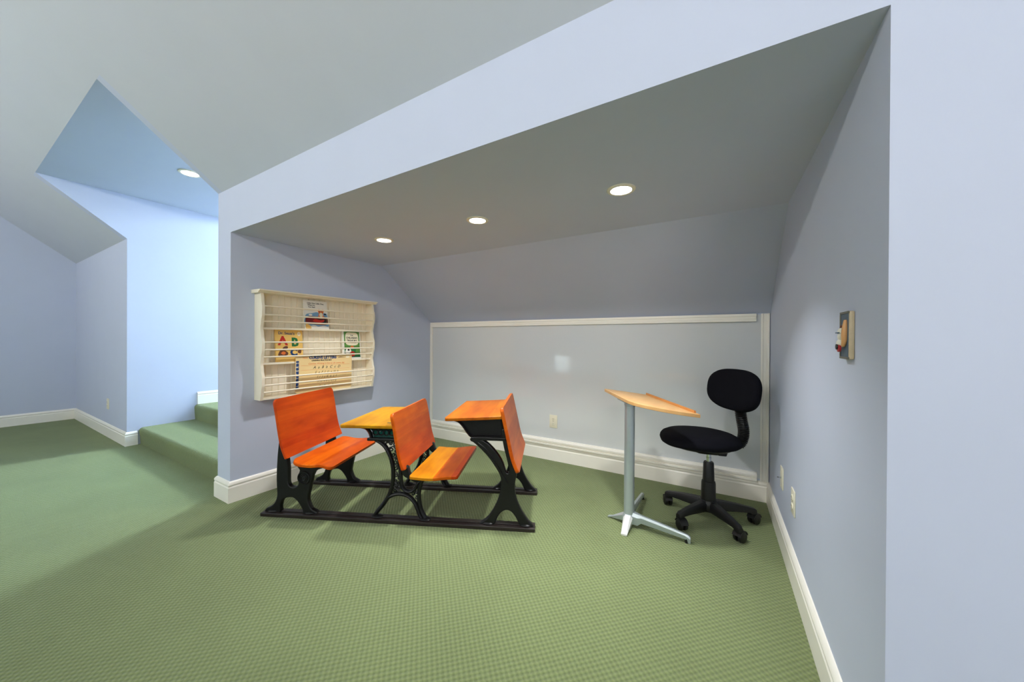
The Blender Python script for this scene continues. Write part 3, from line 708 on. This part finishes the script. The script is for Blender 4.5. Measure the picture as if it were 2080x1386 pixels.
for z in (.709, .759, .81, .953, 1.003, 1.055, 1.2, 1.244, 1.302):
    tube('rod', [(depth(z) - .008, SY0 + .012 - my, z - SZ0), (depth(z) - .008, SY1 - .012 - my, z - SZ0)], .0058, M_white, shelf, 8)

# books on the rack: local x -> +Y along the wall, y up, z out of the wall
def col(name, r, g, b, rough=.35): return plain(name, srgb(r, g, b), rough)
C_page = col('paper_pages', 232, 226, 208, .8)
C_blk, C_nav, C_red, C_grn = col('black_ink', 24, 24, 26), col('navy_ink', 22, 62, 118), col('red_ink', 196, 44, 36), col('green_ink', 30, 112, 60)
C_yel, C_blu, C_org, C_bro, C_wht = col('yellow_cover', 238, 196, 108), col('sky_blue_ink', 120, 168, 206), col('orange_ink', 228, 118, 52), col('brown_ink', 104, 62, 44), col('white_cover', 240, 238, 228)
C_cream, C_lgrn, C_dkr = col('cream_ink', 244, 236, 206), col('leaf_green_ink', 92, 142, 66), col('maroon_ink', 120, 30, 34)
def book(name, label, cat, y0, y1, z0, h, d, th, cover, lean=6, roll=0, rounded=.002):
    M = face_mat((XL + d, (y0 + y1) / 2, z0), (0, 1, 0), (1, 0, 0)) @ Matrix.Rotation(math.radians(roll), 4, 'Z') @ Matrix.Rotation(math.radians(-lean), 4, 'X')
    t = thing(name, label, cat, mat=M); wd = y1 - y0
    return t, wd
def cover_book(name, label, y0, y1, z0, h, d, th, cover, lean, roll=0):
    t, wd = book(name, label, 'book', y0, y1, z0, h, d, th, cover, lean, roll)
    box('pages', (-wd / 2 + .002, wd / 2 - .002, .002, h - .002, -th + .0018, -.0015), C_page, t)
    box('front_cover', (-wd / 2, wd / 2, 0, h, -.0016, 0), cover, t, .0005)
    box('back_cover', (-wd / 2, wd / 2, 0, h, -th, -th + .0018), cover, t, .0005)
    box('book_spine', (-wd / 2 - .001, -wd / 2 + .002, 0, h, -th, 0), cover, t, .0006)
    return t, wd
def blob(t, pts, mat, z=.0003, n=4, name='cover_art'):
    lp = [(p.x, p.y) for p in catmull([(a, b, 0) for a, b in pts], n, True)] if n > 1 else pts
    bm = bmesh.new(); vs = [bm.verts.new((a, b, z)) for a, b in lp]; bm.faces.new(vs); o = obj(name, bm, mat, t)
    if o.data.polygons[0].normal.z < 0: o.data.flip_normals()
    return o
def oval(t, x, y, rx, ry, mat, z=.0003, rot=0, name='cover_art'):
    c, s = math.cos(rot), math.sin(rot)
    return blob(t, [(x + c * rx * math.cos(a) - s * ry * math.sin(a), y + s * rx * math.cos(a) + c * ry * math.sin(a)) for a in [k * 2 * PI / 20 for k in range(20)]], mat, z, 1, name)
def txt(t, body, x, y, size, mat, z=.0005, **k): return text_mesh('lettering', body, size, Matrix.Translation((x, y, z)), mat, t, .0002, **k)
def rect(t, x0, x1, y0, y1, mat, z=.0003, name='cover_art'): return blob(t, [(x0, y0), (x1, y0), (x1, y1), (x0, y1)], mat, z, 1, name)

# top bay: white picture book
t, wd = cover_book('picture_book', 'white picture book with black title lines in the top rack bay', 1.462, 1.648, 1.1585, .222, .062, .008, C_wht, 8)
for i, (s, x) in enumerate((('Little One, Little One,', 0), ('What Do', -.034), ('You See?', -.032))): txt(t, s, x, .2 - i * .015, .0145, C_blk, bold=.0004)
blob(t, [(-.085, .012), (-.085, .1), (-.06, .118), (-.03, .122), (.0, .132), (.05, .128), (.085, .122), (.088, .06), (.085, .012)], C_blu, .0003, 2)
blob(t, [(-.085, .04), (-.082, .085), (-.05, .1), (.0, .098), (.05, .102), (.086, .092), (.086, .04), (.04, .03), (-.04, .034)], C_bro, .0004, 3)
blob(t, [(-.08, .045), (-.078, .08), (-.05, .092), (-.02, .085), (-.012, .06), (-.03, .042), (-.06, .038)], C_dkr, .0005)
blob(t, [(-.012, .05), (.0, .085), (.03, .092), (.07, .085), (.075, .055), (.04, .042)], C_blk, .0005)
blob(t, [(-.03, .06), (-.01, .078), (.03, .07), (.062, .075), (.05, .056), (.01, .05)], C_red, .0006)
blob(t, [(.014, .085), (.02, .12), (.012, .15), (.026, .158), (.04, .15), (.056, .158), (.062, .142), (.054, .12), (.06, .085)], C_org, .0007)
oval(t, .038, .112, .014, .018, C_cream, .0008); oval(t, .03, .138, .003, .004, C_blk, .0009); oval(t, .046, .138, .003, .004, C_blk, .0009)
oval(t, .07, .118, .009, .006, C_blk, .0006); oval(t, -.045, .108, .014, .008, C_wht, .0006)
blob(t, [(-.085, .0), (-.085, .036), (-.06, .03), (-.045, .012), (-.05, .0)], C_yel, .0005)
blob(t, [(-.05, .004), (-.045, .022), (-.015, .026), (.01, .018), (.05, .026), (.088, .018), (.088, .004)], C_wht, .0005)
# middle bay: yellow alphabet book
t, wd = cover_book('alphabet_book', 'yellow alphabet book with big red A and green B in middle bay', 1.262, 1.45, .9125, .24, .062, .012, C_yel, 8, roll=-1.5)
txt(t, "Dr. Seuss's", -.018, .208, .028, C_nav, bold=.0005, sx=.9)
txt(t, 'A', -.045, .15, .088, C_red, bold=.004); txt(t, 'B', .038, .142, .086, C_grn, bold=.004)
txt(t, 'C', .028, .066, .07, C_nav, bold=.004)
oval(t, .07, .207, .012, .016, C_cream, .0003); txt(t, '1', .07, .207, .02, C_org, bold=.0006)
blob(t, [(-.08, .05), (-.06, .085), (-.03, .08), (-.01, .06), (-.03, .042), (-.06, .04)], C_bro, .0006); blob(t, [(-.06, .06), (-.045, .075), (-.028, .066), (-.04, .05)], C_org, .0007)
blob(t, [(.055, .07), (.07, .095), (.082, .08), (.075, .06)], C_bro, .0006); oval(t, -.03, .1, .02, .012, C_bro, .0006, .5)
# middle bay: green and cream anthology
t, wd = cover_book('story_anthology', 'thick white storybook with green illustrated cover at right of middle bay', 1.775, 1.94, .9125, .248, .068, .02, C_wht, 8, roll=-2)
rect(t, -.072, .074, .014, .234, C_lgrn); rect(t, -.072, .074, .014, .09, C_grn, .0004)
blob(t, [(-.058, .135), (-.06, .19), (-.045, .222), (0, .226), (.047, .222), (.062, .19), (.06, .135), (.04, .118), (0, .114), (-.04, .118)], C_cream, .0005)
txt(t, 'THE', 0, .2, .014, C_blk, .0007, bold=.0004); txt(t, "CHILDREN'S", 0, .178, .021, C_blk, .0007, sx=.92, bold=.0006); txt(t, 'TREASURY', 0, .154, .0215, C_blk, .0007, sx=.95, bold=.0006)
rect(t, -.04, .04, .1355, .1375, C_bro, .0007)
oval(t, .002, .042, .024, .022, C_red, .0006); blob(t, [(-.068, .05), (-.05, .09), (-.02, .085), (-.012, .06), (-.04, .045)], C_wht, .0006); oval(t, -.035, .075, .01, .008, C_blk, .0007)
oval(t, .0, .1, .016, .012, C_org, .0006); blob(t, [(.03, .05), (.045, .1), (.066, .09), (.07, .05), (.05, .03)], C_lgrn, .0006); blob(t, [(-.07, .018), (-.05, .045), (-.02, .03), (-.03, .016)], C_dkr, .0006)
oval(t, .05, .035, .016, .012, C_grn, .0007)
# bottom bay: laminated cursive letters mat
t, wd = book('letter_mat', 'tan laminated cursive letters practice mat standing in the bottom bay', 'placemat', 1.385, 1.835, .6718, .29, .0775, .002, None, 0, roll=-.8)
hw, h, r = .228, .285, .016
loop = []
for cx, cy, a0 in ((hw - r, h - r, 0), (-hw + r, h - r, 90), (-hw + r, r, 180), (hw - r, r, 270)):
    loop += [(cx + r * math.cos(math.radians(a0 + q * 18)), cy + r * math.sin(math.radians(a0 + q * 18))) for q in range(6)]
prism('sheet', loop, 'z', -.002, 0, col('tan_laminate', 236, 208, 150, .22), t)
rect(t, -hw + .004, -hw + .024, .03, h - .045, C_nav); 
for i, ch in enumerate('LETTERS'): text_mesh('lettering', ch, .026, Matrix.Translation((-hw + .014, .055 + i * .028, .0006)) @ Matrix.Rotation(PI / 2, 4, 'Z'), C_cream, t, .0001)
txt(t, 'CURSIVE LETTERS', -.02, .262, .03, C_nav, bold=.0016, sx=.93); txt(t, 'LEARNING PRACTICE MAT', -.03, .24, .0135, C_blk, bold=.0006)
txt(t, 'Name', -.16, .262, .016, C_org, shear=.3); blob(t, [(.1, .256), (.12, .264), (.14, .262), (.17, .255), (.14, .258), (.12, .258)], C_bro, .0004); oval(t, .19, .262, .018, .008, C_cream, .0003)
C_ink = col('brown_script_ink', 92, 70, 40)
for i, (s, c) in enumerate((('Cursive Writing is fun to do every day', C_org), ('A  a  B  b  C  c  D', C_blk), ('E  e  F  f  G  g  H  h', C_ink), ('I  i  J  j  K  k  L  l', C_ink), ('M m N n O o P p', C_ink), ('Q q R r S s T t', C_ink))):
    txt(t, s, .012, (.216, .186, .148, .112, .076, .04)[i], (.019, .03, .024, .024, .022, .022)[i], c, shear=.35)
for y in (.202, .168, .13, .094, .058, .024): rect(t, -.19, .21, y, y + .0012, C_org, .0003)

# ------------------------------------------------------------------ sculpted switch plate on the right wall
Msw = face_mat((XR - .0002, 1.25, 1.034), (0, -1, 0), (-1, 0, 0))
t = thing('switch_plate', 'painted ceramic switch plate with a small sculpted figure on right wall', 'switch plate', mat=Msw)
C_tan, C_slate, C_rim = plain('tan_ceramic', srgb(206, 186, 152), .5, noise=.08, nscale=80), plain('slate_blue_ceramic', srgb(74, 94, 112), .45, noise=.15, nscale=60), plain('grey_ceramic_edge', srgb(110, 108, 98), .5)
W2, H2 = .034, .126
bm = bmesh.new(); add_box(bm, -W2, W2, 0, H2, 0, .011, bev=.003); obj('plate_body', bm, C_tan, t, True)
box('plate_face', (-W2 + .005, W2 - .004, .005, H2 - .005, .0105, .0122), C_slate, t, .0006)
for d in ((-W2, W2, H2 - .006, H2), (-W2, W2, 0, .006), (-W2, -W2 + .006, .006, H2 - .006)): box('rim', (d[0], d[1], d[2], d[3], .010, .0145), C_rim, t, .0012)
tube('bat', catmull([(.016, .103, .0135), (.018, .085, .015), (.018, .066, .016), (.016, .048, .016), (.009, .034, .017)], 5), [.004 + .003 * math.sin(k / 20 * PI) for k in range(21)], plain('bat_tan', srgb(216, 160, 104), .4), t, 10)
C_ivory = plain('ivory_glaze', srgb(226, 220, 204), .35)
bm = bmesh.new()
for (x, y, z, rx, ry, rz_) in ((-.010, .06, .0165, .0125, .013, .0075), (-.010, .042, .0175, .013, .012, .0085)):
    add_lathe(bm, [(math.sin(q * PI / 10), -math.cos(q * PI / 10)) for q in range(11)], 16, Matrix.Translation((x, y, z)) @ Matrix.Diagonal((rx, ry, rz_, 1)))
obj('figure', bm, C_ivory, t, True, 60)
lathe('cap', [(0, -.002), (.012, -.002), (.011, .006), (.006, .011), (0, .012)], C_ivory, t, 18, sy=.6, M=Matrix.Translation((-.009, .071, .017)) @ Matrix.Rotation(math.radians(-90), 4, 'X'))
box('cap_brim', (-.02, .0, .0685, .0715, .017, .0265), C_slate, t, .001)
lathe('open_mouth', [(0, 0), (.0075, 0), (.007, .004), (0, .005)], C_blk, t, 16, M=Matrix.Translation((-.008, .032, .0235)))
lathe('red_rim', [(.007, -.004), (.011, -.003), (.011, .002), (.0078, .003)], col('red_glaze', 168, 40, 44, .3), t, 18, M=Matrix.Translation((-.008, .029, .0215)))
tube('dark_arm', catmull([(-.014, .09, .013), (-.016, .078, .016), (-.012, .068, .02)], 4), .004, C_bro, t, 8)
